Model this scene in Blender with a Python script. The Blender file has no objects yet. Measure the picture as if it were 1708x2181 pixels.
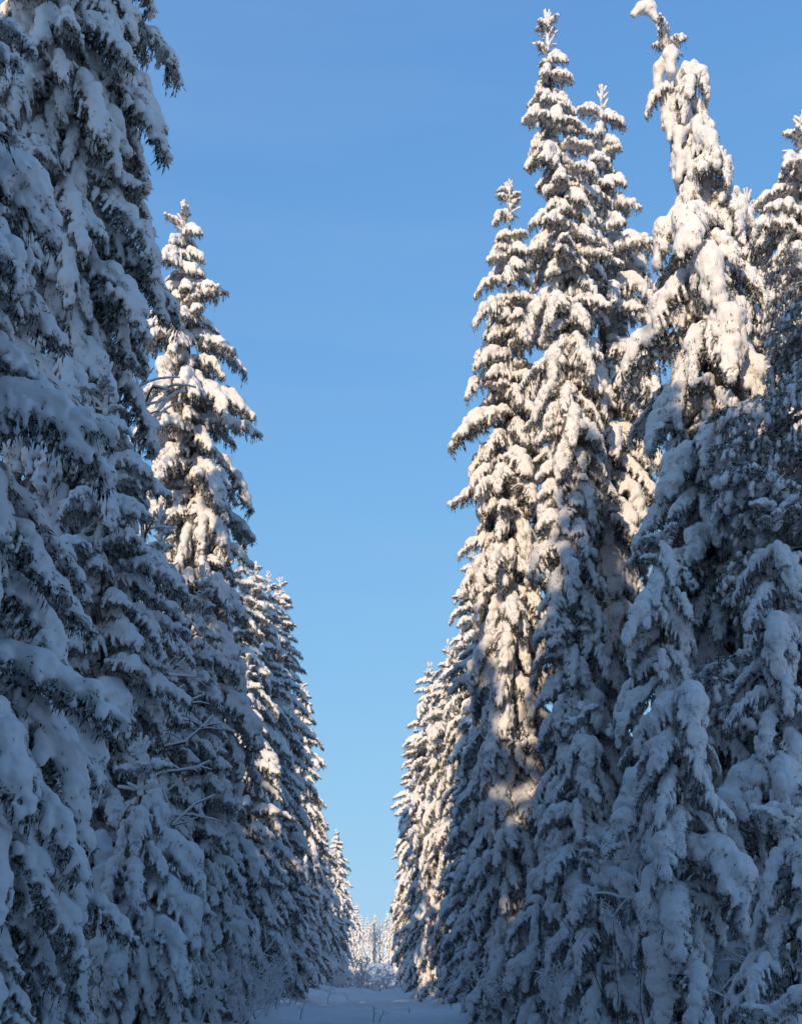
import bpy, math, random
import numpy as np

scene = bpy.context.scene
COL = scene.collection
R = math.radians

# ------------------------------------------------------------------ camera
EYE = 1.3
FPX, VPX, HY, IMW, IMH = 2600.0, 800.0, 2095.0, 1708.0, 2181.0   # focal length and vanishing point in photo pixels
cam_data = bpy.data.cameras.new("camera")
cam = bpy.data.objects.new("camera", cam_data)
COL.objects.link(cam)
cam.location = (0, 0, EYE)
cam.rotation_euler = (R(90), 0, 0)
cam_data.sensor_width = 36
cam_data.lens = 36 * FPX / IMH
cam_data.shift_x = (IMW / 2 - VPX) / IMH
cam_data.shift_y = (HY - IMH / 2) / IMH
cam_data.clip_start = 0.1
cam_data.clip_end = 9000
scene.camera = cam

# ------------------------------------------------------------------ sky, sun, exposure
SUN_EL, SUN_AZ = 16.0, 21.0          # the sun stands low behind the camera, to its left
world = bpy.data.worlds.new("World")
scene.world = world
world.use_nodes = True
wn = world.node_tree
bg = wn.nodes["Background"]
sky = wn.nodes.new("ShaderNodeTexSky")
sky.sky_type = 'NISHITA'
sky.sun_disc = False
sky.sun_elevation = R(SUN_EL)
sky.sun_rotation = R(180 + SUN_AZ)
sky.air_density = 1.0
sky.dust_density = 0.3
sky.ozone_density = 2.0
SKY_STRENGTH = 0.12
sep = wn.nodes.new("ShaderNodeSeparateColor")
comb = wn.nodes.new("ShaderNodeCombineColor")
wn.links.new(sky.outputs[0], sep.inputs[0])
def wmath(op, x, y=None):
    nd = wn.nodes.new("ShaderNodeMath"); nd.operation = op
    for i, q in enumerate((x, y)):
        if q is None: continue
        if isinstance(q, (int, float)): nd.inputs[i].default_value = q
        else: wn.links.new(q, nd.inputs[i])
    return nd.outputs[0]
for ch, (top, knee, lin) in enumerate(((.312, 1.78, .011), (.585, 1.95, .008), (.88, 1.77, .002))):   # the camera's tone curve, the same over the whole sky
    x = sep.outputs[ch]
    e = wmath('EXPONENT', wmath('MULTIPLY', x, -1/knee))
    y = wmath('ADD', wmath('MULTIPLY', wmath('SUBTRACT', 1.0, e), top), wmath('MULTIPLY', x, lin))
    wn.links.new(wmath('MULTIPLY', y, 1/SKY_STRENGTH), comb.inputs[ch])
wtc = wn.nodes.new("ShaderNodeTexCoord"); wmp = wn.nodes.new("ShaderNodeMapping"); wmp.inputs["Scale"].default_value = (1.2, 1.2, 9)
wnz = wn.nodes.new("ShaderNodeTexNoise"); wnz.inputs["Scale"].default_value = 2.2; wnz.inputs["Detail"].default_value = 4; wnz.inputs["Roughness"].default_value = .45
wrp = wn.nodes.new("ShaderNodeValToRGB"); wrp.color_ramp.elements[0].position = .46; wrp.color_ramp.elements[1].position = .8
wrp.color_ramp.elements[1].color = (.12, .12, .12, 1)
wmx = wn.nodes.new("ShaderNodeMixRGB"); wmx.inputs["Color2"].default_value = (.50/SKY_STRENGTH, .63/SKY_STRENGTH, .82/SKY_STRENGTH, 1)   # thin cirrus
wn.links.new(wtc.outputs["Generated"], wmp.inputs[0]); wn.links.new(wmp.outputs[0], wnz.inputs["Vector"]); wn.links.new(wnz.outputs["Fac"], wrp.inputs[0])
wn.links.new(wrp.outputs[0], wmx.inputs["Fac"]); wn.links.new(comb.outputs[0], wmx.inputs["Color1"])
wn.links.new(wmx.outputs[0], bg.inputs[0])
bg.inputs[1].default_value = SKY_STRENGTH

sun_data = bpy.data.lights.new("sun", 'SUN')
sun = bpy.data.objects.new("sun", sun_data)
COL.objects.link(sun)
sun_data.energy = 4.1
sun_data.angle = R(0.5)
sun_data.color = (1.0, 0.80, 0.56)
sun.rotation_euler = (R(90 - SUN_EL), 0, R(-SUN_AZ))
sun.location = (-20, -40, 40)

scene.view_settings.view_transform = 'Standard'
scene.view_settings.look = 'None'
scene.view_settings.exposure = 0.0
scene.view_settings.gamma = 1.0
scene.cycles.use_denoising = True
scene.cycles.use_adaptive_sampling = True
scene.cycles.adaptive_threshold = .02
scene.cycles.max_bounces = 5
scene.cycles.diffuse_bounces = 4

# ------------------------------------------------------------------ materials
def new_mat(name):
    m = bpy.data.materials.new(name)
    m.use_nodes = True
    return m, m.node_tree, m.node_tree.nodes["Principled BSDF"]

def snow_material(name, scale, strength, dist):
    m, nt, b = new_mat(name)
    tc = nt.nodes.new("ShaderNodeTexCoord")
    n1 = nt.nodes.new("ShaderNodeTexNoise"); n1.inputs["Scale"].default_value = scale
    n1.inputs["Detail"].default_value = 5; n1.inputs["Roughness"].default_value = .6
    nt.links.new(tc.outputs["Object"], n1.inputs["Vector"])
    bp = nt.nodes.new("ShaderNodeBump"); bp.inputs["Strength"].default_value = strength
    bp.inputs["Distance"].default_value = dist
    nt.links.new(n1.outputs["Fac"], bp.inputs["Height"])
    nt.links.new(bp.outputs[0], b.inputs["Normal"])
    cr = nt.nodes.new("ShaderNodeValToRGB")
    cr.color_ramp.elements[0].color = (.76, .72, .70, 1); cr.color_ramp.elements[0].position = .3
    cr.color_ramp.elements[1].color = (.83, .785, .765, 1); cr.color_ramp.elements[1].position = .65
    nt.links.new(n1.outputs["Fac"], cr.inputs[0])
    nt.links.new(cr.outputs[0], b.inputs["Base Color"])
    b.inputs["Roughness"].default_value = .75
    b.inputs["Specular IOR Level"].default_value = .25
    return m

M_SNOW = snow_material("bough snow", 14, .5, .03)
M_GROUND = snow_material("ground snow", 3, .45, .06)

def needle_material():
    m, nt, b = new_mat("spruce needles")
    tc = nt.nodes.new("ShaderNodeTexCoord")
    n1 = nt.nodes.new("ShaderNodeTexNoise"); n1.inputs["Scale"].default_value = 16
    n1.inputs["Detail"].default_value = 3
    nt.links.new(tc.outputs["Object"], n1.inputs["Vector"])
    n2 = nt.nodes.new("ShaderNodeTexNoise"); n2.inputs["Scale"].default_value = 4
    nt.links.new(tc.outputs["Object"], n2.inputs["Vector"])
    green = nt.nodes.new("ShaderNodeValToRGB")
    green.color_ramp.elements[0].color = (.016, .024, .014, 1)
    green.color_ramp.elements[1].color = (.050, .046, .026, 1)
    green.color_ramp.elements[0].position = .35; green.color_ramp.elements[1].position = .7
    nt.links.new(n2.outputs["Fac"], green.inputs[0])
    geo = nt.nodes.new("ShaderNodeNewGeometry")
    sep = nt.nodes.new("ShaderNodeSeparateXYZ")
    nt.links.new(geo.outputs["Normal"], sep.inputs[0])
    ma = nt.nodes.new("ShaderNodeMath"); ma.operation = 'MULTIPLY_ADD'
    ma.inputs[1].default_value = .10; nt.links.new(sep.outputs["Z"], ma.inputs[0])
    nt.links.new(n1.outputs["Fac"], ma.inputs[2])
    fr = nt.nodes.new("ShaderNodeValToRGB")            # hoar frost and powder caught on the needles
    fr.color_ramp.elements[0].position = .41; fr.color_ramp.elements[0].color = (0, 0, 0, 1)
    fr.color_ramp.elements[1].position = .54; fr.color_ramp.elements[1].color = (.8, .8, .8, 1)
    nt.links.new(ma.outputs[0], fr.inputs[0])
    mx = nt.nodes.new("ShaderNodeMixRGB"); mx.inputs["Color2"].default_value = (.66, .64, .61, 1)
    nt.links.new(fr.outputs[0], mx.inputs["Fac"]); nt.links.new(green.outputs[0], mx.inputs["Color1"])
    nt.links.new(mx.outputs[0], b.inputs["Base Color"])
    b.inputs["Roughness"].default_value = .8
    b.inputs["Specular IOR Level"].default_value = .2
    return m
M_NEEDLE = needle_material()

def bark_material(name, c0, c1, rime=.49):
    m, nt, b = new_mat(name)
    tc = nt.nodes.new("ShaderNodeTexCoord")
    mp = nt.nodes.new("ShaderNodeMapping"); mp.inputs["Scale"].default_value = (14, 14, 3)
    nt.links.new(tc.outputs["Object"], mp.inputs[0])
    n1 = nt.nodes.new("ShaderNodeTexNoise"); n1.inputs["Scale"].default_value = 1.2; n1.inputs["Detail"].default_value = 6
    nt.links.new(mp.outputs[0], n1.inputs["Vector"])
    cr = nt.nodes.new("ShaderNodeValToRGB")
    cr.color_ramp.elements[0].color = c0; cr.color_ramp.elements[1].color = c1
    cr.color_ramp.elements[0].position = .35; cr.color_ramp.elements[1].position = .68
    nt.links.new(n1.outputs["Fac"], cr.inputs[0])
    n2 = nt.nodes.new("ShaderNodeTexNoise"); n2.inputs["Scale"].default_value = 2.6; n2.inputs["Detail"].default_value = 7
    nt.links.new(tc.outputs["Object"], n2.inputs["Vector"])
    rm = nt.nodes.new("ShaderNodeValToRGB"); rm.color_ramp.elements[0].position = rime; rm.color_ramp.elements[1].position = rime + .05
    nt.links.new(n2.outputs["Fac"], rm.inputs[0])
    mx = nt.nodes.new("ShaderNodeMixRGB"); mx.inputs["Color2"].default_value = (.8, .79, .77, 1)      # blown snow stuck to the bark
    nt.links.new(rm.outputs[0], mx.inputs["Fac"]); nt.links.new(cr.outputs[0], mx.inputs["Color1"])
    nt.links.new(mx.outputs[0], b.inputs["Base Color"])
    bp = nt.nodes.new("ShaderNodeBump"); bp.inputs["Strength"].default_value = .8; bp.inputs["Distance"].default_value = .02
    nt.links.new(n1.outputs["Fac"], bp.inputs["Height"]); nt.links.new(bp.outputs[0], b.inputs["Normal"])
    b.inputs["Roughness"].default_value = .9
    return m
M_BARK = bark_material("spruce bark", (.035, .026, .020, 1), (.13, .10, .075, 1))
M_PINEBARK = bark_material("pine bark", (.05, .030, .020, 1), (.19, .11, .06, 1), .58)
M_TWIG = bark_material("bare twig", (.03, .022, .018, 1), (.10, .07, .055, 1), .56)
MATS = [M_SNOW, M_NEEDLE, M_BARK, M_TWIG, M_PINEBARK]
SNOW, NEEDLE, BARK, TWIG, PINEBARK = range(5)

# ------------------------------------------------------------------ mesh tools
class Geo:
    """vertices, triangles and material indices kept as arrays"""
    def __init__(self):
        self.v, self.f, self.m, self.n = [], [], [], 0
    def add(self, v, f, mat):
        if len(v) == 0 or len(f) == 0:
            return
        v = np.asarray(v, float); f = np.asarray(f, int)
        self.v.append(v); self.f.append(f + self.n)
        self.m.append(np.full(len(f), mat, int) if np.isscalar(mat) else np.asarray(mat))
        self.n += len(v)
    def arrays(self):
        return np.concatenate(self.v), np.concatenate(self.f), np.concatenate(self.m)

def to_mesh(name, v, f, m, smooth=True):
    me = bpy.data.meshes.new(name)
    me.vertices.add(len(v)); me.vertices.foreach_set("co", np.ascontiguousarray(v, dtype=np.float32).ravel())
    me.loops.add(len(f) * 3); me.loops.foreach_set("vertex_index", np.ascontiguousarray(f, dtype=np.int32).ravel())
    me.polygons.add(len(f))
    me.polygons.foreach_set("loop_start", np.arange(len(f), dtype=np.int32) * 3)
    used = sorted(set(m.tolist()))
    remap = np.zeros(len(MATS), int)
    for i, u in enumerate(used):
        me.materials.append(MATS[u]); remap[u] = i
    me.polygons.foreach_set("material_index", remap[m].astype(np.int32))
    me.polygons.foreach_set("use_smooth", np.full(len(f), smooth))
    me.update(calc_edges=True)
    me.validate()
    return me

def surface_nets(F, org, h):
    s = F < 0
    nx, ny, nz = F.shape
    cnt = np.zeros((nx-1, ny-1, nz-1), int)
    off = [(i, j, k) for i in (0, 1) for j in (0, 1) for k in (0, 1)]
    for i, j, k in off:
        cnt += s[i:nx-1+i, j:ny-1+j, k:nz-1+k]
    act = (cnt > 0) & (cnt < 8)
    ci = np.argwhere(act)
    vid = -np.ones(act.shape, int); vid[act] = np.arange(len(ci))
    acc = np.zeros((len(ci), 3)); num = np.zeros(len(ci))
    for a in off:
        for ax in range(3):
            if a[ax]:
                continue
            b = list(a); b[ax] = 1
            fa = F[ci[:, 0]+a[0], ci[:, 1]+a[1], ci[:, 2]+a[2]]
            fb = F[ci[:, 0]+b[0], ci[:, 1]+b[1], ci[:, 2]+b[2]]
            x = (fa < 0) != (fb < 0)
            t = np.where(x, fa / np.where(fa == fb, 1, fa - fb), 0)
            p = np.tile(np.array(a, float), (len(ci), 1)); p[:, ax] += t
            acc[x] += p[x]; num[x] += 1
    v = (ci + acc / num[:, None]) * h + org
    quads = []
    for ax in range(3):
        o1, o2 = [(1, 2), (2, 0), (0, 1)][ax]
        sl0 = [slice(1, -1)] * 3; sl1 = [slice(1, -1)] * 3
        sl0[ax] = slice(0, F.shape[ax]-1); sl1[ax] = slice(1, F.shape[ax])
        d0 = s[tuple(sl0)]; d1 = s[tuple(sl1)]
        idx = np.argwhere(d0 != d1)
        if not len(idx):
            continue
        inside = d0[tuple(idx.T)]
        base = idx + 1; base[:, ax] -= 1
        e1 = np.zeros(3, int); e1[o1] = 1
        e2 = np.zeros(3, int); e2[o2] = 1
        def g(q): return vid[q[:, 0], q[:, 1], q[:, 2]]
        q = np.stack([g(base - e1 - e2), g(base - e2), g(base), g(base - e1)], 1)
        q[~inside] = q[~inside][:, ::-1]
        quads.append(q)
    q = np.concatenate(quads)
    return v, np.concatenate([q[:, [0, 1, 2]], q[:, [0, 2, 3]]])

def snow_blob(caps, h, k, rng, amp=.015, pad=.1):
    """smooth union of tapered capsules (a, b, ra, rb), meshed"""
    A = np.array([c[0] for c in caps]); B = np.array([c[1] for c in caps])
    ra = np.array([c[2] for c in caps]); rb = np.array([c[3] for c in caps])
    rm = max(ra.max(), rb.max())
    lo = np.minimum(A, B).min(0) - rm - pad; hi = np.maximum(A, B).max(0) + rm + pad
    n = np.ceil((hi - lo) / h).astype(int) + 1
    F = np.full(n, 1.0)
    ax = [lo[i] + np.arange(n[i]) * h for i in range(3)]
    for a, b, r0, r1 in zip(A, B, ra, rb):
        m = max(r0, r1) + k * 1.3 + 2 * h
        l = np.minimum(a, b) - m; u = np.maximum(a, b) + m
        i0 = np.maximum(((l - lo) / h).astype(int), 0); i1 = np.minimum(((u - lo) / h).astype(int) + 2, n)
        X, Y, Z = np.meshgrid(*[ax[i][i0[i]:i1[i]] for i in range(3)], indexing='ij')
        d = b - a; dd = max(d @ d, 1e-9)
        t = np.clip(((X-a[0])*d[0] + (Y-a[1])*d[1] + (Z-a[2])*d[2]) / dd, 0, 1)
        D = np.sqrt((X-a[0]-t*d[0])**2 + (Y-a[1]-t*d[1])**2 + (Z-a[2]-t*d[2])**2) - (r0 + (r1-r0)*t)
        S = F[i0[0]:i1[0], i0[1]:i1[1], i0[2]:i1[2]]
        hh = np.clip(.5 + .5*(S - D)/k, 0, 1)
        S[:] = S*(1-hh) + D*hh - k*hh*(1-hh)
    X, Y, Z = np.meshgrid(*ax, indexing='ij', sparse=True)
    for fq, am in ((11, 1.0), (23, .6), (41, .35)):
        p = rng.uniform(0, 6.3, 6)
        F += amp*am*(np.sin(fq*X + p[0] + 2*np.sin(fq*.6*Y + p[3])) * np.sin(fq*1.1*Y + p[1] + 2*np.sin(fq*.55*Z + p[4]))
                     * np.sin(fq*.9*Z + p[2] + 2*np.sin(fq*.5*X + p[5])))*1.5
    F[0] = F[-1] = 1; F[:, 0] = F[:, -1] = 1; F[:, :, 0] = F[:, :, -1] = 1
    return surface_nets(F, lo, h)

def spindles(P, D, L, r, rng):
    """little pointed shoots: P start, D unit direction, L length, r radius"""
    n = len(P)
    P = np.asarray(P); D = np.asarray(D); D = D / np.linalg.norm(D, axis=1)[:, None]
    L = np.broadcast_to(L, n); r = np.broadcast_to(r, n)
    ref = rng.normal(size=(n, 3)); U = np.cross(D, ref); U /= np.linalg.norm(U, axis=1)[:, None] + 1e-9
    W = np.cross(D, U)
    v = np.zeros((n, 5, 3)); v[:, 0] = P; v[:, 4] = P + D*L[:, None]
    mid = P + D*(L*.4)[:, None]
    for i in range(3):
        a = i*2*math.pi/3
        v[:, 1+i] = mid + (U*math.cos(a) + W*math.sin(a))*r[:, None]
    t = np.array([[0, 2, 1], [0, 3, 2], [0, 1, 3], [4, 1, 2], [4, 2, 3], [4, 3, 1]])
    f = (np.arange(n)*5)[:, None, None] + t[None]
    return v.reshape(-1, 3), f.reshape(-1, 3)

def tube(path, rad, sides=5):
    path = np.asarray(path, float); n = len(path)
    rad = np.broadcast_to(rad, n)
    T = np.gradient(path, axis=0); T /= np.linalg.norm(T, axis=1)[:, None] + 1e-9
    ref = np.array([0, 0, 1.0]) if abs(T[:, 2]).mean() < .8 else np.array([1.0, 0, 0])
    U = np.cross(T, ref); U /= np.linalg.norm(U, axis=1)[:, None] + 1e-9
    W = np.cross(T, U)
    v = []
    for i in range(sides):
        a = 2*math.pi*i/sides
        v.append(path + (U*math.cos(a) + W*math.sin(a))*rad[:, None])
    v = np.stack(v, 1).reshape(-1, 3)
    f = []
    for i in range(n-1):
        for j in range(sides):
            a, b = i*sides + j, i*sides + (j+1) % sides
            f += [[a, b, b+sides], [a, b+sides, a+sides]]
    c = len(v); v = np.vstack([v, path[-1:]])
    f += [[(n-1)*sides + j, (n-1)*sides + (j+1) % sides, c] for j in range(sides)]
    return v, np.array(f)

# ------------------------------------------------------------------ boughs
# length, first and last slope of the stem, stem snow radius, side reach, twigs, twig snow radius, blend, hanging strands
KINDS = dict(
    tongue=dict(L=1.6, a0=12, a1=-56, rs=.066, W=.42, nt=34, rt=.033, k=.024, strands=80, droop=80),
    sweep=dict(L=1.7, a0=-8, a1=-48, rs=.060, W=.38, nt=34, rt=.031, k=.023, strands=90, droop=84),
    shelf=dict(L=1.3, a0=10, a1=-24, rs=.072, W=.44, nt=30, rt=.043, k=.028, strands=40, droop=66),
    hanger=dict(L=1.4, a0=-20, a1=-84, rs=.066, W=.32, nt=28, rt=.035, k=.026, strands=40, droop=50),
    pillow=dict(L=1.3, a0=4, a1=-66, rs=.105, W=.42, nt=26, rt=.050, k=.045, strands=40, droop=66),
    cap=dict(L=.85, a0=8, a1=-30, rs=.078, W=.30, nt=20, rt=.046, k=.028, strands=16, droop=58),
    shoot=dict(L=.75, a0=26, a1=0, rs=.048, W=.24, nt=12, rt=.032, k=.022, strands=10, droop=25),
    pine=dict(L=1.7, a0=18, a1=-30, rs=.022, W=.75, nt=18, rt=.032, k=.03, strands=0, droop=55),
)

def bough(kind, seed, h, detail, fat=1.0):
    """one snow-laden bough growing along +X from the trunk: returns (wood and needles, snow)"""
    K = dict(KINDS[kind]); K['rs'] *= fat; K['rt'] *= fat; K['k'] *= fat; rng = np.random.default_rng(seed*97 + sum(map(ord, kind)))
    L = K['L']; n = 9
    ang = np.radians(K['a0'] + (K['a1'] - K['a0'])*np.linspace(0, 1, n)**1.15 + rng.normal(0, 3, n))
    pts = [np.zeros(3)]; yaw = rng.normal(0, .05)
    for i in range(n):
        yaw += rng.normal(0, .07)
        pts.append(pts[-1] + L/n*np.array([math.cos(ang[i])*math.cos(yaw), math.cos(ang[i])*math.sin(yaw), math.sin(ang[i])]))
    stem = np.array(pts)
    def at(t):
        s = t*n; i = min(int(s), n-1); f = s - i
        return stem[i]*(1-f) + stem[i+1]*f, (stem[i+1]-stem[i])/np.linalg.norm(stem[i+1]-stem[i])
    lines = [(stem, 0, 1.0)]
    caps = []
    up = np.array([.25, 0, 1.0]); up /= np.linalg.norm(up)
    # snow lying along the stem
    if kind != 'pine':
        prev = None
        for t in np.linspace(.10, .99, 13):
            p, d = at(t)
            r = K['rs']*(.45 + 1.0*math.sin(math.pi*min(t*.95 + .12, 1))**.8)*rng.uniform(.68, 1.4)
            if t > .9: r *= .75
            c = p + up*r*.55 + rng.normal(0, .012, 3)
            if prev is not None: caps.append((prev[0], c, prev[1], r))
            prev = (c, r)
    else:
        prev = None
        for t in np.linspace(.15, .95, 9):
            p, d = at(t); r = K['rs']*rng.uniform(.6, 1.4); c = p + up*r*.7
            if prev is not None: caps.append((prev[0], c, prev[1], r))
            prev = (c, r)
    for q in range(K['nt']):
        t = .12 + .85*(q + rng.uniform(0, .8))/K['nt']
        side = 1 if q % 2 else -1
        p, d = at(t)
        env = math.sin(math.pi*min(.22 + .72*t, .97))**.8
        if kind == 'shelf' or kind == 'shoot': env = (1-t)*.8 + .3
        lt = K['W']*env*rng.uniform(.65, 1.2)
        az = side*R(rng.uniform(42, 78)); pit = math.asin(d[2])*.55
        tp = [p]; m = 5
        ha = math.atan2(d[1], d[0]) + az
        for j in range(m):
            pj = pit - R(K['droop'])*(j/(m-1))**1.1*rng.uniform(.8, 1.25)
            tp.append(tp[-1] + lt/m*np.array([math.cos(pj)*math.cos(ha), math.cos(pj)*math.sin(ha), math.sin(pj)]))
            ha -= side*rng.uniform(.03, .16)
        tp = np.array(tp)
        lines.append((tp, 1, lt))
        if kind == 'pine':
            if rng.random() < .7:
                for j in range(1, m):
                    if rng.random() < .7: caps.append((tp[j] + [0, 0, .012], tp[j+1] + [0, 0, .012], rng.uniform(.012, .02), rng.uniform(.012, .02)))
            for j in range(2, m + 1):                     # sprigs, some bowed under an egg of snow
                for side2 in (-1, 1):
                    aa = math.atan2(tp[j][1]-tp[j-1][1], tp[j][0]-tp[j-1][0]) + side2*rng.uniform(.5, 1.2)
                    l2 = rng.uniform(.10, .22); e = tp[j] + l2*np.array([math.cos(aa)*.8, math.sin(aa)*.8, rng.uniform(-.9, .1)])
                    lines.append((np.array([tp[j], (tp[j] + e)/2 + [0, 0, .02], e]), 2, l2))
                    if rng.random() < .42:
                        a = rng.uniform(.55, 1.0)
                        caps.append((e + [0, 0, .02], e + np.array([rng.normal(0, .015), rng.normal(0, .015), -.085*a]), .036*a, .052*a))
            continue
        if rng.random() < .15: continue
        last = m if rng.random() < .66 else 3
        prev = None
        for j in range(1, last + 1):
            r = K['rt']*rng.uniform(.6, 1.5)*(1.1 - .12*j)
            c = tp[j] + up*r*.5
            if prev is not None: caps.append((prev[0], c, prev[1], r))
            prev = (c, r)
        if rng.random() < .3:         # an extra lump
            j = rng.integers(1, 4); caps.append((tp[j] + up*K['rt']*.8, tp[j+1] + up*K['rt']*.8, K['rt']*1.3, K['rt']*.9))
    snow_v, snow_f = snow_blob(caps, h, K['k'], rng)
    g = Geo()
    sides = 4 if detail > .5 else 3
    g.add(*tube(stem, np.linspace(.026, .006, n+1)*(L/1.5), sides), BARK)
    P, D, LL, RR = [], [], [], []
    for line, lev, _ in lines:
        if lev and detail > .5: g.add(*tube(line, np.linspace(.008, .003, len(line)), 3), BARK)
        seg = np.linalg.norm(np.diff(line, axis=0), axis=1).sum()
        cnt = int(seg*(80 if lev else 60)*detail) + 3
        if kind == 'pine': cnt = int(16*max(detail, .5)) if lev == 2 else 2
        for _ in range(cnt):
            s = rng.uniform(.6 if lev == 2 else .08, .999)*(len(line)-1); i = int(s); f = s - i
            p = line[i]*(1-f) + line[i+1]*f; d = (line[i+1]-line[i]); d = d/np.linalg.norm(d)
            v = d*rng.uniform(.3, 1.0) + rng.normal(0, .5, 3) + np.array([.0, 0, -.55])
            P.append(p + rng.normal(0, .012, 3)); D.append(v)
            LL.append(rng.uniform(.04, .10)/max(detail, .35)**.5); RR.append(rng.uniform(.005, .010)/max(detail, .4)**.6)
    # frosted branchlets hanging in curtains below the bough
    for _ in range(int(K['strands']*max(detail, .4))):
        line, lev, _ = lines[rng.integers(0, len(lines))]
        s = rng.uniform(.1, .98)*(len(line)-1); i = int(s); f = s - i
        p = line[i]*(1-f) + line[i+1]*f
        ln = rng.uniform(.07, .24)
        q = p - np.array([0, 0, .01])
        for part in range(2):
            v = np.array([rng.normal(.05, .12), rng.normal(0, .12), -1.0])
            P.append(q); D.append(v); LL.append(ln*.62); RR.append(rng.uniform(.006, .012)/max(detail, .4)**.5)
            q = q + v/np.linalg.norm(v)*ln*.5
    # shoot tips that stick out of the snow, most of them at its rim and underside
    tri = snow_v[snow_f]; nrm = np.cross(tri[:, 1]-tri[:, 0], tri[:, 2]-tri[:, 0]); ar = np.linalg.norm(nrm, axis=1) + 1e-12
    nrm /= ar[:, None]; cen = tri.mean(1)
    q = rng.uniform(0, 6.3, 3)
    patch = np.sin(13*cen[:, 0] + q[0])*np.sin(15*cen[:, 1] + q[1]) + .6*np.sin(27*cen[:, 0] + 9*cen[:, 2] + q[2])*np.sin(24*cen[:, 1])
    w = ar*np.where(nrm[:, 2] > .5, .008, np.where(nrm[:, 2] > .15, .22, 1.2))*np.where(patch > .1, 1.6, .25)
    want = int(ar.sum()*.5*(230 if kind not in ('pine',) else 30)*detail**.8)
    pick = rng.choice(len(w), size=want, p=w/w.sum())
    for i in pick:
        v = nrm[i]*rng.uniform(.25, .8) + np.array([.35, 0, -.75]) + rng.normal(0, .3, 3)
        P.append(cen[i] - nrm[i]*.012); D.append(v); LL.append(rng.uniform(.035, .085)/max(detail, .35)**.5); RR.append(rng.uniform(.0045, .009)/max(detail, .4)**.6)
    g.add(*spindles(P, D, np.array(LL), np.array(RR), rng), NEEDLE)
    return g.arrays(), (snow_v, snow_f, np.full(len(snow_f), SNOW))

def leader(seed, h, detail):
    """the frosted top shoot of a spruce, growing along +Z, 1 m tall"""
    rng = np.random.default_rng(seed + 5); g = Geo(); caps = []
    st = np.array([[0, 0, 0], [.01, 0, .35], [0, .01, .7], [rng.normal(0, .03), rng.normal(0, .03), 1.0]])
    g.add(*tube(st, [.02, .015, .010, .004], 4), BARK)
    lines = [st]
    caps.append((st[0], st[1], .05, .035)); caps.append((st[1], st[2], .035, .030)); caps.append((st[2], st[3] - [0, 0, .06], .03, .022))
    for z, nn, ln, tilt in ((.05, 5, .34, 20), (.3, 5, .28, 40), (.55, 4, .3, 62), (.7, 3, .2, 66)):
        for q in range(nn):
            a = 2*math.pi*(q + rng.uniform(-.25, .25))/nn; l = ln*rng.uniform(.7, 1.15); tl = R(tilt + rng.normal(0, 8))
            p0 = np.array([0, 0, z]); p1 = p0 + l*np.array([math.cos(a)*math.cos(tl), math.sin(a)*math.cos(tl), math.sin(tl)])
            lines.append(np.array([p0, p1]))
            caps.append((p0*.7 + p1*.3 + [0, 0, .012], p1 + [0, 0, .012], .032, .024*rng.uniform(.8, 1.3)))
    P, D, LL = [], [], []
    for l in lines:
        for _ in range(int(26*detail)):
            s = rng.uniform(0, .99)*(len(l)-1); i = int(s); f = s - i
            d = l[i+1] - l[i]; P.append(l[i]*(1-f) + l[i+1]*f); D.append(d/np.linalg.norm(d) + rng.normal(0, .5, 3)); LL.append(rng.uniform(.03, .07))
    g.add(*spindles(P, D, np.array(LL), .006, rng), NEEDLE)
    sv, sf = snow_blob(caps, h, .02, rng, amp=.005)
    return g.arrays(), (sv, sf, np.full(len(sf), SNOW))

def merge(parts):
    g = Geo()
    for v, f, m in parts: g.add(v, f, m)
    return g.arrays()

NVAR = dict(tongue=6, sweep=5, shelf=5, hanger=4, pillow=4, cap=4, shoot=3, pine=3)
NEAR, MID, FAR = {}, {}, {}
for kind, nv in NVAR.items():
    for s in range(nv):
        fine = .016 if kind in ('shoot', 'pine', 'cap') else .019
        a, b = bough(kind, s, fine, 1.0)
        NEAR.setdefault(kind, []).append((to_mesh("bough " + kind, *a), to_mesh("snow " + kind, *b)))
        a, b = bough(kind, s, .034 if kind not in ('shoot', 'pine', 'cap') else .026, .6)
        MID.setdefault(kind, []).append(to_mesh("bough " + kind, *merge([a, b])))
        if s < 3:
            a, b = bough(kind, s, .06 if kind not in ('shoot', 'pine', 'cap') else .042, .14, 1.35)
            FAR.setdefault(kind, []).append(merge([a, b]))
LEAD = []
for s in range(3):
    a, b = leader(s, .014, 1.0); LEAD.append((to_mesh("leader", *a), to_mesh("snow leader", *b)))
LEADFAR = [merge(leader(s, .03, .3)) for s in range(2)]

# ------------------------------------------------------------------ terrain
GY = np.array([-4000, -60, 25, 60, 96, 106, 140, 190, 300, 420, 6000.])
GZ = np.array([0, 0, 0, .2, .85, .80, -2.0, .3, 6.3, 8.0, 8.0])
def smooth_profile(y):
    acc = 0
    for d, w in ((-6, .25), (0, .5), (6, .25)): acc = acc + w*np.interp(y + d, GY, GZ)
    return acc
def ground(x, y):
    x = np.asarray(x, float); y = np.asarray(y, float)
    z = smooth_profile(y)
    far = np.clip((np.abs(x) - 2.2)/2.5, 0, 1); far = far*far*(3-2*far)
    z = z + .35*far
    z = z - .12*np.exp(-((x - .2)/.9)**2)*np.exp(-((y-100)/30)**2)*2
    near = np.exp(-(np.hypot(x, y - 50)/160)**2)
    z = z + near*(.13*np.sin(1.3*x + .4*y + 1)*np.sin(.7*y - .5*x) + .09*np.sin(2.9*x + 1.1*y)*np.sin(1.7*y + .8*x + 2)
                  + .04*np.sin(5.3*x + 2.1*y + 1)*np.sin(4.1*y - 1.8*x))
    return z
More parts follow.
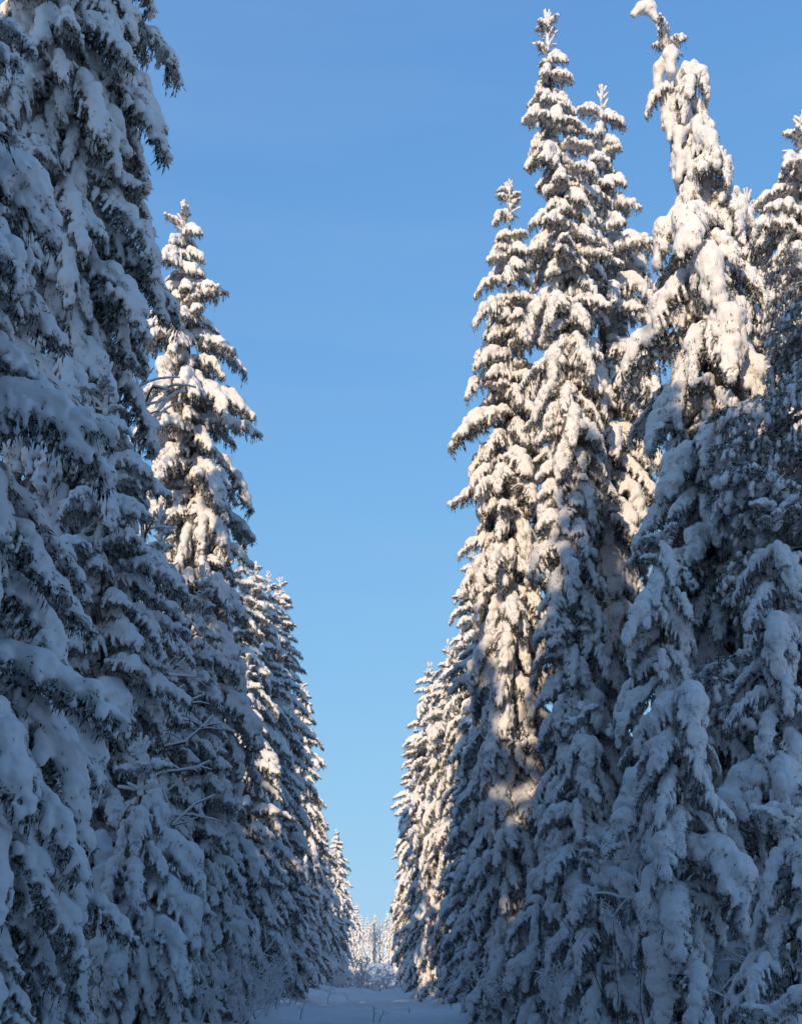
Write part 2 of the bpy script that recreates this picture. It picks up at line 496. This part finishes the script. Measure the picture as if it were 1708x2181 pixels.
def axis(a, b, d, lo, hi, grow=1.25):
    v = list(np.arange(a, b, d)); s = d; p = a; left = []
    while p > lo: s *= grow; p -= s; left.append(p)
    s = d; p = v[-1]; right = []
    while p < hi: s *= grow; p += s; right.append(p)
    return np.array(left[::-1] + v + right)
gx = axis(-9, 9, .16, -6000, 6000); gy = axis(28, 125, .3, -4000, 6000, 1.12)
GXX, GYY = np.meshgrid(gx, gy, indexing='ij')
gv = np.stack([GXX, GYY, ground(GXX, GYY)], -1).reshape(-1, 3)
ii = np.arange(len(gx)-1)[:, None]*len(gy) + np.arange(len(gy)-1)[None]
ii = ii.ravel(); ny_ = len(gy)
gf = np.concatenate([np.stack([ii, ii+ny_, ii+ny_+1], 1), np.stack([ii, ii+ny_+1, ii+1], 1)])
gm = to_mesh("snow ground", gv, gf, np.zeros(len(gf), int)); gm.materials[0] = M_GROUND
go = bpy.data.objects.new("snow_ground", gm); COL.objects.link(go); go["kind"] = "structure"

# ------------------------------------------------------------------ trees
def link(name, data, parent=None):
    o = bpy.data.objects.new(name, data); COL.objects.link(o)
    if parent is not None: o.parent = parent
    return o

def tag(o, label, cat, group=None):
    o["label"] = label; o["category"] = cat
    if group: o["group"] = group

def crown_plan(H, Rad, z0, rng, style, dens=1.0, full_at=7.0):
    """where every bough sits: (z, azimuth, kind, length scale, girth scale, pitch, roll)"""
    out = []; z = z0
    while z < H - .5:
        du = H - z                                       # metres below the tip
        full = full_at if H > 13 else H*.62
        if style == 'heavy': full = H*.5
        airy = du < 7.5 and style == 'spruce' and H > 9
        reach = 1.12*Rad*min(1.0, du/full)**.66*rng.uniform(.86, 1.12)
        if z - z0 < 1.5: reach *= .8
        if style == 'pine': reach = Rad*rng.uniform(.5, 1.25)*min(1, (du/5)**.8)
        nb = (7 if reach > 1.3 else 6 if reach > .9 else 5) - (1 if airy else 0)
        ph = rng.uniform(0, 6.28)
        for q in range(nb):
            az = ph + 2*math.pi*q/nb + rng.normal(0, .22)
            r = reach*rng.uniform(.62, 1.25)
            if style == 'heavy' and rng.random() < .12: r *= 1.35
            if style == 'pine': kind, pitch = 'pine', rng.normal(0, 12)
            elif du < .9 or r < .36: kind, pitch = 'shoot', rng.normal(8, 9)
            elif style == 'heavy':
                kind = rng.choice(['pillow', 'hanger', 'tongue', 'sweep'], p=[.30, .42, .18, .10]); pitch = rng.normal(-18, 10)
            elif r < .85:
                kind = 'cap'; pitch = rng.normal(2 - 3*min(du, 4), 8)
            elif du < 6.5:
                kind = rng.choice(['shelf', 'tongue', 'pillow'], p=[.70, .22, .08]); pitch = rng.normal(-5 - 1.5*du, 8)
            elif du < 11:
                kind = rng.choice(['shelf', 'tongue', 'sweep', 'hanger', 'pillow'], p=[.10, .36, .30, .18, .06]); pitch = rng.normal(-21, 9)
            else:
                kind = rng.choice(['tongue', 'sweep', 'hanger', 'pillow'], p=[.30, .26, .36, .08]); pitch = rng.normal(-29, 10)
            horiz = dict(tongue=1.35, sweep=1.5, shelf=1.27, hanger=.95, pillow=1.05, cap=.82, shoot=.72, pine=1.6)[kind]
            s = min(max(r/horiz, .5), 1.35 if kind == 'pillow' else 1.9)
            if kind == 'hanger': s = min(s, 1.35)
            if kind not in ('shoot', 'cap'): pitch -= 10*(s - 1)
            out.append((z + rng.uniform(-.2, .2), az, kind, s, s**.5*.95*(rng.uniform(.95, 1.2) if style == 'heavy' and kind == 'pillow' else 1.05), pitch, rng.normal(0, 10)))
        if style != 'pine' and du > 2.5 and (style != 'heavy' or H > 12):                    # short boughs that hide the trunk
            for q in range(2 if reach > .9 else 1):
                kind = rng.choice(['hanger', 'shelf', 'tongue'])
                out.append((z + rng.uniform(-.2, .2), rng.uniform(0, 6.28), kind, max(.45, reach*.42), max(.5, reach*.42)**.6*.9, rng.normal(-12, 12), rng.normal(0, 10)))
        z += (.27 + .09*min(reach, 2))/dens*rng.uniform(.8, 1.25)*(1.7 if style == 'pine' else 1.42 if style == 'heavy' else 1.25 if airy else 1.05)
    return out

def trunk_geo(H, r0, bend, seed, mat=BARK):
    zz = np.linspace(-.3, H, 16)
    path = np.stack([bend(z)[0] + 0*z for z in zz]), np.stack([bend(z)[1] for z in zz])
    p = np.stack([path[0], path[1], zz], 1)
    rad = r0*np.clip(1 - zz/H, .03, 1)**.8
    return p, rad

def no_bend(z): return (0.0, 0.0)

GROUPS = dict(left="snowy spruces along the left edge of the ride", right="snowy spruces along the right edge of the ride",
              far="sunlit spruces at the far end of the ride", back="spruces of the forest behind the front rows",
              behind="spruces standing behind the camera")
COUNT = dict(obj=0)

def tree(X, Y, H, Rad, label, group, lod='near', style='spruce', z0=.5, seed=0, bend=no_bend, dens=1.0, bark=BARK, cat="tree", tip=True, name="spruce_tree", full_at=7.0):
    rng = np.random.default_rng(seed*13 + 7)
    gz = float(ground(X, Y))
    root = link(name, None); root.location = (X, Y, gz); root.rotation_euler = (0, 0, rng.uniform(0, 6.28) if bend is no_bend else 0)
    root.empty_display_size = .3
    tag(root, label, cat, GROUPS[group])
    p, rad = trunk_geo(H if tip or bend is not no_bend else max(.3, H - .75), .011*H + .03, bend, seed)
    v, f = tube(p, rad, 8)
    link("trunk", to_mesh("trunk", v, f, np.full(len(f), bark)), root)
    for z, az, kind, s, w, pitch, roll in crown_plan(H, Rad, z0, rng, style, dens, full_at):
        bx, by = bend(z)
        var = rng.integers(0, NVAR[kind])
        if lod == 'near':
            a, b = NEAR[kind][var]
            o = link("bough", a, root); c = link("snow", b, o)
            COUNT['obj'] += 2
        else:
            o = link("bough", MID[kind][var], root); COUNT['obj'] += 1
        o.location = (bx, by, z)
        o.rotation_euler = (R(roll), -R(pitch), az)
        o.scale = (s, w*rng.uniform(.85, 1.2), w*rng.uniform(.9, 1.15))
    if tip:
        a, b = LEAD[seed % 3]; bx, by = bend(H - .75)
        o = link("leader", a, root); c = link("snow", b, o)
        o.location = (bx, by, H - .95); o.rotation_euler = (0, 0, rng.uniform(0, 6)); s = rng.uniform(.9, 1.15); o.scale = (s, s, 1.0)
    return root

FARMESH = []
def far_crown(seed, H=20.0, Rad=1.7):
    rng = np.random.default_rng(seed + 400); parts = []
    for z, az, kind, s, w, pitch, roll in crown_plan(H, Rad, .3, rng, 'spruce', .8):
        v, f, m = FAR[kind][rng.integers(0, len(FAR[kind]))]
        cr, sr = math.cos(R(roll)), math.sin(R(roll)); cp, sp = math.cos(R(pitch)), math.sin(R(pitch)); ca, sa = math.cos(az), math.sin(az)
        Rx = np.array([[1, 0, 0], [0, cr, -sr], [0, sr, cr]]); Ry = np.array([[cp, 0, -sp], [0, 1, 0], [sp, 0, cp]])
        Rz = np.array([[ca, -sa, 0], [sa, ca, 0], [0, 0, 1]])
        parts.append(((v*np.array([s, w, w])) @ (Rz @ Ry @ Rx).T + [0, 0, z], f, m))
    v, f, m = LEADFAR[seed % 2]; parts.append((v + [0, 0, H - .95], f, m))
    return to_mesh("far crown", *merge(parts))
FAR_H = 20.0
for s in range(4): FARMESH.append(far_crown(s))
_p, _r = trunk_geo(FAR_H, .22, no_bend, 0)
_v, _f = tube(_p, _r, 6); FARTRUNK = to_mesh("far trunk", _v, _f, np.full(len(_f), BARK))

def far_tree(X, Y, H, label, group, seed, wide=1.0, name="spruce_tree"):
    root = link(name, None); root.location = (X, Y, float(ground(X, Y)))
    root.rotation_euler = (0, 0, (seed*2.399) % 6.28)
    k = H/FAR_H; root.scale = (k*wide, k*wide, k)
    tag(root, label, "tree", GROUPS[group])
    link("trunk", FARTRUNK, root); link("crown", FARMESH[seed % 4], root)
    return root

def at_px(px, D): return (px - VPX)/FPX*D
def top_px(py, D, X): return EYE + (HY - py)/FPX*D - float(ground(X, D))
def px_tree(px, py, D, Rad, label, group, **kw):
    X = at_px(px, D); return tree(X, D, top_px(py, D, X), Rad, label, group, **kw)

# --- left edge
tree(-6.1, 24, 29, 2.7, "tallest dark snowy spruce at left whose crown leaves the top of the picture", 'left', seed=1, z0=3, dens=1.1)
tree(-5.1, 14.5, 14.8, 1.9, "nearest shaded snowy spruce filling the left border of the picture", 'left', seed=2, z0=.5)
px_tree(225, 760, 21, 1.75, "shaded mid-height snowy spruce below the tallest one at left", 'left', seed=3)
px_tree(60, 1150, 17, 1.3, "low heavily loaded young spruce in the bottom left corner", 'left', seed=4, style='heavy')
px_tree(300, 1560, 19, 1.1, "small snow-heaped young spruce low at left", 'left', seed=5, style='heavy')
px_tree(393, 425, 35, 1.82, "sunlit pointed spruce standing alone against the sky at left", 'left', seed=6, full_at=6, bend=lambda z: (.75*min(1, max(0, 21.0 - z)/15), 0.0))
px_tree(433, 1200, 32, 1.1, "narrow shaded young spruce at the foot of the sunlit pointed one at left", 'left', seed=7)
px_tree(1590, 400, 29, 1.6, "snowy spruce filling the gap between the bowed one and the right border", 'right', seed=44)
px_tree(345, 1080, 31, 1.2, "snowy half-hidden spruce beside the frosted birch", 'left', seed=8, lod='mid')
px_tree(545, 1195, 58, 1.7, "spruce with a lit tip just peeking past the pointed left spruce", 'left', seed=9, lod='mid')
px_tree(512, 1150, 54, 1.6, "spruce almost hidden right behind the sunlit pointed left one", 'left', seed=18, lod='mid')
px_tree(572, 1215, 60, 1.7, "left of the twin-topped pair of spruces in the middle distance", 'left', seed=10, lod='mid')
px_tree(597, 1225, 63, 1.6, "right of the twin-topped pair of spruces in the middle distance", 'left', seed=11, lod='mid')
px_tree(528, 1390, 46, 1.75, "shaded spruce in front of the twin-topped pair at left", 'left', seed=12, lod='mid')
px_tree(645, 1450, 84, 1.9, "narrow spruce right of the twin-topped pair", 'left', seed=13, lod='mid')
px_tree(612, 1640, 62, 1.5, "shaded lower spruce under the twin-topped pair", 'left', seed=14, lod='mid')
px_tree(672, 1690, 98, 2.0, "shaded spruce between the narrow left one and the distant lit one", 'left', seed=15, lod='mid')
px_tree(716, 1765, 140, 2.0, "distant sunlit spruce rising behind the end of the left row", 'left', seed=16, lod='mid')
px_tree(694, 1850, 112, 2.0, "shaded spruce closing the left row before the distant lit one", 'left', seed=17, lod='mid')
# --- right edge
px_tree(1165, 20, 28.4, .92, "tall sunlit spruce with the highest pointed top right of the sky gap", 'right', seed=21, full_at=4.5,
        bend=lambda z: (.5*min(1, max(0, 22.3 - z)/4), 0.0))
px_tree(1281, 180, 31, 1.7, "sunlit spruce with a thin top right behind the highest pointed one", 'right', seed=22)
px_tree(1085, 380, 31.5, 1.45, "sunlit spruce with long left boughs nearest the sky gap", 'right', seed=23)
Xb = at_px(1528, 24); Hb = top_px(20, 24, Xb)
def bent(z):
    t = max(0, (z - Hb + 4.6)/4.6); return (-1.08*t**1.9 - .012*z, 0.0)
bowed = tree(Xb, 24, Hb, 1.95, "snow-bowed spruce whose top bends over to the left", 'right', seed=24, style='heavy', bend=bent, z0=4, tip=False)
rng = np.random.default_rng(8); caps = []; prev = None
for z in np.linspace(Hb - 4.2, Hb, 15):
    r = .085 + .045*rng.uniform(-1, 1) + .015*(Hb - z); p = np.array([bent(z)[0], 0, z]) + [rng.normal(0, .03), rng.normal(0, .03), .05]
    if prev is not None: caps.append((prev[0], p, prev[1], r))
    prev = (p, r)
hook = np.array([bent(Hb)[0], 0, Hb])
caps += [(hook + [0, 0, .03], hook + [-.20, -.03, 0], .085, .10), (hook + [-.20, -.03, 0], hook + [-.33, -.05, -.14], .10, .07)]
for i in range(16):
    z = Hb - rng.uniform(.7, 4.0); a = rng.uniform(0, 6.28); l = .2 + .06*(Hb - z); d = np.array([math.cos(a), math.sin(a), 0])
    p = np.array([bent(z)[0], 0, z]); caps.append((p + d*.1, p + d*l + [0, 0, -.12], .10, .12)); caps.append((p + d*l + [0, 0, -.12], p + d*l*1.15 + [0, 0, -.5], .12, .07))
v, f = snow_blob(caps, .03, .06, rng, amp=.02)
link("snow_sleeve", to_mesh("snow sleeve", v, f, np.zeros(len(f), int)), bowed)
px_tree(1735, 480, 21.5, 2.1, "dark twiggy pine at the right border with brown bark showing", 'right', seed=25, style='pine', bark=PINEBARK, z0=5, name="pine_tree", tip=False)
px_tree(1705, 235, 27, 1.9, "snowy spruce half hidden behind the bowed one at right", 'right', seed=43)
px_tree(1410, 1030, 20, .9, "thick snow-caked young spruce below the bowed one", 'right', seed=26, style='heavy', tip=False)
px_tree(1655, 1015, 17, .85, "snow-caked young spruce beside the right border", 'right', seed=27, style='heavy', tip=False)
px_tree(1445, 1340, 16, .75, "small spruce topped by one big round snow dome at right", 'right', seed=28, style='heavy', tip=False)
px_tree(1235, 1440, 24, .85, "shaded spruce sapling in front of the tall sunlit one at right", 'right', seed=29, style='heavy', tip=False)
px_tree(1275, 1730, 17.5, .6, "low snow-heaped spruce at the bottom right of the ride", 'right', seed=30, style='heavy', tip=False)
px_tree(1690, 1640, 13.5, .8, "lowest snow-heaped spruce in the bottom right corner", 'right', seed=31, style='heavy', tip=False)
px_tree(1130, 1240, 33, 1.0, "slim young spruce before the long-boughed one at right", 'right', seed=32)
px_tree(1065, 1050, 37, 1.5, "sunlit spruce hidden behind the long-boughed one at right", 'right', seed=33, lod='mid')
px_tree(1008, 1170, 62, 1.85, "half-hidden sunlit spruce left of the long-boughed one", 'right', seed=34, lod='mid')
px_tree(1045, 1500, 42, 1.4, "mottled lower spruce in the right row, striped by sun and shade", 'right', seed=35, lod='mid')
px_tree(955, 1360, 66, 1.8, "sunlit spruce with a blunt top in the middle of the right row", 'right', seed=36, lod='mid')
px_tree(915, 1408, 73, 1.8, "thin-topped sunlit spruce next toward the gap in the right row", 'right', seed=37, lod='mid')
px_tree(885, 1545, 93, 1.8, "last tall sunlit spruce of the right row beside the gap", 'right', seed=38, lod='mid')
px_tree(985, 1640, 58, 1.5, "shaded spruce low in the right row before the lit ones", 'right', seed=39, lod='mid')
px_tree(908, 1740, 84, 1.6, "shaded spruce low in the right row close to the gap", 'right', seed=40, lod='mid')
px_tree(872, 1720, 112, 1.8, "far spruce at the inner end of the right row", 'right', seed=41, lod='mid')
# --- far end and forest behind
rg = random.Random(5)
FAR_LABELS = ["small distant spruce, second from the left of the lit cluster closing the ride", "distant lit spruce just left of the cluster closing the ride",
    "small pointed spruce left of the middle at the far end of the ride", "middle spruce of the small row standing across the far end of the ride",
    "small spruce just right of the middle one at the far end of the ride", "pointed distant spruce at the right of the row across the ride's end",
    "taller sunlit distant spruce beside the right edge of the gap", "distant spruce in front of the right edge of the small far row",
    "small spruce left of the row across the ride's end", "lowest of the small spruces across the far end of the ride",
    "large distant sunlit spruce on the right edge of the gap", "larger distant spruce on the left edge of the gap", "distant spruce half hidden by the last right spruce"]
for i, (px, py, D) in enumerate(((760, 1922, 250), (745, 1900, 215), (783, 1950, 345), (800, 1943, 350), (812, 1958, 352), (825, 1940, 330), (845, 1915, 255),
                                 (836, 1935, 290), (770, 1945, 300), (792, 1962, 360), (856, 1880, 215), (733, 1870, 180), (866, 1850, 175))):
    X = at_px(px, D)
    far_tree(X, D, top_px(py, D, X), FAR_LABELS[i], 'far', i, 1.0)
n = 0
def fill(x0, x1, y0, y1, count, hmin, hmax, label, group, min_d=2.2):
    global n
    pts = []; tries = 0
    while len(pts) < count and tries < 8000:
        tries += 1
        x, y = rg.uniform(x0, x1), rg.uniform(y0, y1)
        if all((x-a)**2 + (y-b)**2 > min_d**2 for a, b in pts):
            pts.append((x, y)); n += 1
            far_tree(x, y, rg.uniform(hmin, hmax), label, group, n, rg.uniform(.95, 1.2))
    return pts
fill(-24, -9, 18, 60, 40, 9, 14, "unseen spruce added for its shade behind the left front row", 'back')
fill(-26, -7.5, 60, 200, 60, 13, 19, "unseen spruce added for its shade behind the left front row", 'back', 3)
fill(8.5, 24, 16, 60, 40, 13, 18, "spruce in the snowy forest behind the right front row", 'back')
fill(7, 26, 60, 200, 60, 13, 18, "spruce in the snowy forest behind the right front row", 'back', 3)
# the forest beside and behind the camera, with unseen trees added and sized to shade the left row and the foot of the right one
K_SUN = math.tan(R(SUN_AZ)); DROP = math.tan(R(SUN_EL))/math.cos(R(SUN_AZ))
def shade_tree(c, y, line, y_target, wide=1.1):
    """a tree on the sun ray c = x - K*y, as tall as its shade needs to reach the height 'line' at y_target"""
    global n
    x = c + K_SUN*y; n += 1
    side = "left" if x < 0 else "right"
    far_tree(x, y, line + DROP*(y_target - y), "spruce standing behind the camera on the " + side if y < 15 else "unseen spruce added for its shade behind the left front row", 'behind' if y < 15 else 'back', n, wide)
for c in np.arange(-15.3, -12.4, .95):
    for y in (2, 8.5): shade_tree(c + rg.uniform(-.3, .3), y + rg.uniform(-1.5, 1.5), rg.uniform(21.5, 24.5), 24, .95)
for c in np.arange(-11.4, 3.5, 1.5):
    for y in (-12, -4):
        if -9.6 < c < -7.2: continue
        shade_tree(c + rg.uniform(-.5, .5), y + rg.uniform(-2, 2), rg.uniform(9, 11.5) if c < -6 else rg.uniform(12.0, 14.5) if c < -3.5 else rg.uniform(10, 12.5), 28, .95)
for c in np.arange(-21.5, -17, 1.6): shade_tree(c + rg.uniform(-.5, .5), rg.uniform(-4, 8), rg.uniform(11, 13), 35, .9)
for c in np.arange(-37, -25, 1.5): shade_tree(c + rg.uniform(-.4, .4), rg.uniform(22, 30), rg.uniform(15, 18), 60, .95)
for c in (-12.2, -11.2, -10.2, -9.5): shade_tree(c, rg.uniform(-3, 4), rg.uniform(14.5, 16), 14.5, .85)
fill(-24, -7, -60, -16, 30, 18, 22, "spruce standing behind the camera on the left", 'behind', 2.6)
fill(6, 22, -50, -16, 15, 18, 22, "spruce standing behind the camera on the right", 'behind', 3)

# ------------------------------------------------------------------ bare bushes, birch, dry stems
GROUPS.update(bush="bare snow-lined bushes along the ride", stem="dry dark stems in the snow", young="small young spruces along the ride")
def twig_geo(seed, H, lean, side_n, side_len, r0, levels=2, up=50, wob=.10):
    """one stem with twigs: (wood, snow lying along the twigs)"""
    rng = np.random.default_rng(seed); g = Geo(); sn = Geo()
    def grow(p, d, ln, r, lev):
        m = 6 if lev == 0 else 4
        pts = [p]; d = d/np.linalg.norm(d)
        for i in range(m):
            d = d + rng.normal(0, wob if lev == 0 else .16, 3) + np.array([0, 0, -.03 - .05*lev if wob > .05 or lev else 0]); d /= np.linalg.norm(d)
            pts.append(pts[-1] + d*ln/m)
        pts = np.array(pts); rad = np.linspace(r, r*.35, m+1)
        g.add(*tube(pts, rad, 4 if lev == 0 else 3), TWIG)
        if abs(d[2]) < .9 or lev:
            off = np.array([0, 0, 1.0])*(rad[:, None]*.5 + .008)
            sn.add(*tube(pts + off, rad*rng.uniform(.8, 1.1) + rng.uniform(.006, .014), 4), SNOW)
        if lev < levels:
            k = side_n if lev == 0 else 4
            for q in range(k):
                t = rng.uniform(.25, .97)*m; i = min(int(t), m-1); f = t - i
                a = rng.uniform(0, 6.28); e = R(rng.normal(up - 12*lev, 14))
                base = np.array([math.cos(a)*math.cos(e), math.sin(a)*math.cos(e), math.sin(e)]) + d*.4
                grow(pts[i]*(1-f) + pts[i+1]*f, base, (side_len if lev == 0 else ln*.5)*rng.uniform(.5, 1.1), r*.5, lev + 1)
    a = rng.uniform(0, 6.28)
    grow(np.zeros(3), np.array([math.cos(a)*lean, math.sin(a)*lean, 1.0]), H, r0, 0)
    return to_mesh("stem", *g.arrays()), to_mesh("twig snow", *sn.arrays())
STEMS = [twig_geo(50 + i, 2.2, .2 + .16*i, 9, .8, .014) for i in range(6)]
def bush(X, Y, H, count, label, seed, name="bare_bush"):
    rr = random.Random(seed)
    root = link(name, None); root.location = (X, Y, float(ground(X, Y)) - .05); tag(root, label, "bush", GROUPS['bush'])
    for i in range(count):
        a, b = STEMS[rr.randrange(6)]
        o = link("stem", a, root); c = link("snow", b, o)
        o.location = (rr.uniform(-.5, .5), rr.uniform(-.4, .4), 0); o.rotation_euler = (rr.uniform(-.25, .25), rr.uniform(-.25, .25), rr.uniform(0, 6.28))
        k = H/2.2*rr.uniform(.65, 1.1); o.scale = (k, k, k)
BUSH = [(465, 26, 1.9, "left foreground bush nearest the camera, laced with snow"), (505, 34, 2.2, "snow-laced bush under the pointed left spruce"),
        (535, 38, 2.6, "wide bare bush on the left verge below the twin-topped spruces"), (565, 43, 2.2, "bare snowy bush left of the trail, third from the camera"),
        (600, 50, 2.4, "bush of snowy twigs halfway along the left verge"), (640, 62, 2.4, "small snowy bush before the left end of the crest"),
        (690, 82, 2.2, "bush at the left end of the snow crest"), (728, 100, 2.0, "farthest bush on the left of the crest"),
        (1090, 33, 1.8, "bare snowy bush at the foot of the long-boughed right spruce"), (1130, 27, 1.7, "nearest low bush of snowy twigs at right"),
        (1040, 42, 2.0, "bush with tangled snowy twigs right of the trail"), (985, 56, 1.9, "snow-laced bush halfway along the right verge"),
        (930, 74, 1.9, "small bush on the right verge near the crest"), (890, 96, 2.0, "bush at the right end of the snow crest"),
        (1195, 19, 1.5, "thin twiggy bush beside the low heaped spruce at right"), (1560, 17, 2.6, "dark twiggy bush under the pine at right"),
        (1500, 19, 3.0, "tall tangled bush in the dark below the bowed spruce"), (1620, 19, 3.2, "tall tangled bush in the dark at the right border")]
for i, (px, D, H, lab) in enumerate(BUSH): bush(at_px(px, D), D, H, 7 if D < 70 else 5, lab, i)
for i, (px, D, H, lab) in enumerate(((770, 122, 2.6, "sunlit frosty bush just beyond the crest, left"), (792, 128, 2.0, "sunlit frosty bush just beyond the crest, middle"),
                                     (815, 126, 2.3, "sunlit frosty bush just beyond the crest, right"), (838, 118, 2.4, "frosty bush beyond the crest below the lit right trees"),
                                     (756, 118, 2.6, "frosty bush beyond the crest at the left wall of trees"))):
    bush(at_px(px, D), D, H + 1.6, 8, lab, 40 + i)
# the frosted birch left of the lit spruce
bx_, by_ = at_px(330, 29), 29.0
birch = link("birch_tree", None); birch.location = (bx_, by_, float(ground(bx_, by_))); tag(birch, "frosted bare birch reaching out between the dark and the sunlit left spruces", "tree")
a, b = twig_geo(3, 15.2, .04, 44, 2.0, .095, 2, 32, .02)
t_ = link("trunk", a, birch); link("snow", b, t_)
# slim bare saplings in the right foreground
for i, (px, D, H, lab) in enumerate(((1335, 15, 2.3, "dark thin sapling rising before the low heaped spruce at right"), (1300, 16, 2.0, "second thin dark sapling left of the first at right"),
                                     (1375, 15.5, 1.6, "short thin sapling leaning right in the bottom right"))):
    X = at_px(px, D); root = link("bare_sapling", None); root.location = (X, D, float(ground(X, D))); tag(root, lab, "sapling", "thin bare saplings at right")
    root.rotation_euler = (0, (-.12, -.2, .3)[i], i*2.1)
    a, b = twig_geo(80 + i, H, .12, 4, .35, .011, 1, 62); o = link("stem", a, root)
# dry stems standing in the snow of the ride
for i, (px, D, H) in enumerate(((640, 40, .75), (628, 52, .5), (795, 38, .55), (806, 38.5, .45), (700, 60, .7), (985, 45, .6), (930, 60, .5), (870, 47, .3), (742, 70, .5))):
    X = at_px(px, D); rr = np.random.default_rng(i); ln = []
    p = np.zeros(3); d = np.array([rr.normal(0, .25), 0, 1.0])
    for k in range(6): ln.append(p); p = p + d/np.linalg.norm(d)*H/5; d = d + [rr.normal(.08, .1), 0, -.05]
    g = Geo(); g.add(*tube(np.array(ln), np.linspace(.013, .005, 6), 4), TWIG)
    for k in (2, 3, 4): g.add(*tube(np.array([ln[k], ln[k] + [rr.normal(0, .08), .02, .09], ln[k] + [rr.normal(0, .12), .03, .15]]), [.007, .005, .003], 3), TWIG)
    o = link("dry_stem", to_mesh("dry stem", *g.arrays())); o.location = (X, D, float(ground(X, D)) - .03)
    tag(o, ["tallest dark dry stem on the left of the snowy trail", "short dry stem behind the tall one left of the trail", "dark dry stem in the middle foreground", "dry stem right beside the one in the middle foreground",
            "dry stem on the left verge near the bushes", "dry stem on the right of the trail", "small dry stem on the right before the crest", "tiny dry stem right of the trail's middle", "farthest dry stem left below the crest"][i], "dry stem", GROUPS['stem'])
# small young spruces
px_tree(1395, 2105, 13.5, .42, "little snow-buried spruce at the bottom edge on the right", 'young', seed=61, style='heavy', tip=False, z0=.1)
px_tree(1660, 2040, 12.5, .75, "broad low snow-buried spruce in the extreme bottom right", 'young', seed=62, style='heavy', tip=False, z0=.1)
px_tree(776, 2066, 125, .9, "little sunlit spruce standing beyond the crest of the trail", 'young', seed=63, lod='mid', z0=.1)
px_tree(465, 1900, 33, 1.0, "young shaded spruce above the bushes on the left verge", 'young', seed=64, style='heavy', z0=.1, tip=False)
px_tree(1150, 1840, 26, .9, "young shaded spruce above the bushes on the right verge", 'young', seed=65, style='heavy', z0=.1, tip=False)
print("objects", COUNT, len(bpy.data.objects), "tris", sum(len(m.polygons) for m in bpy.data.meshes))
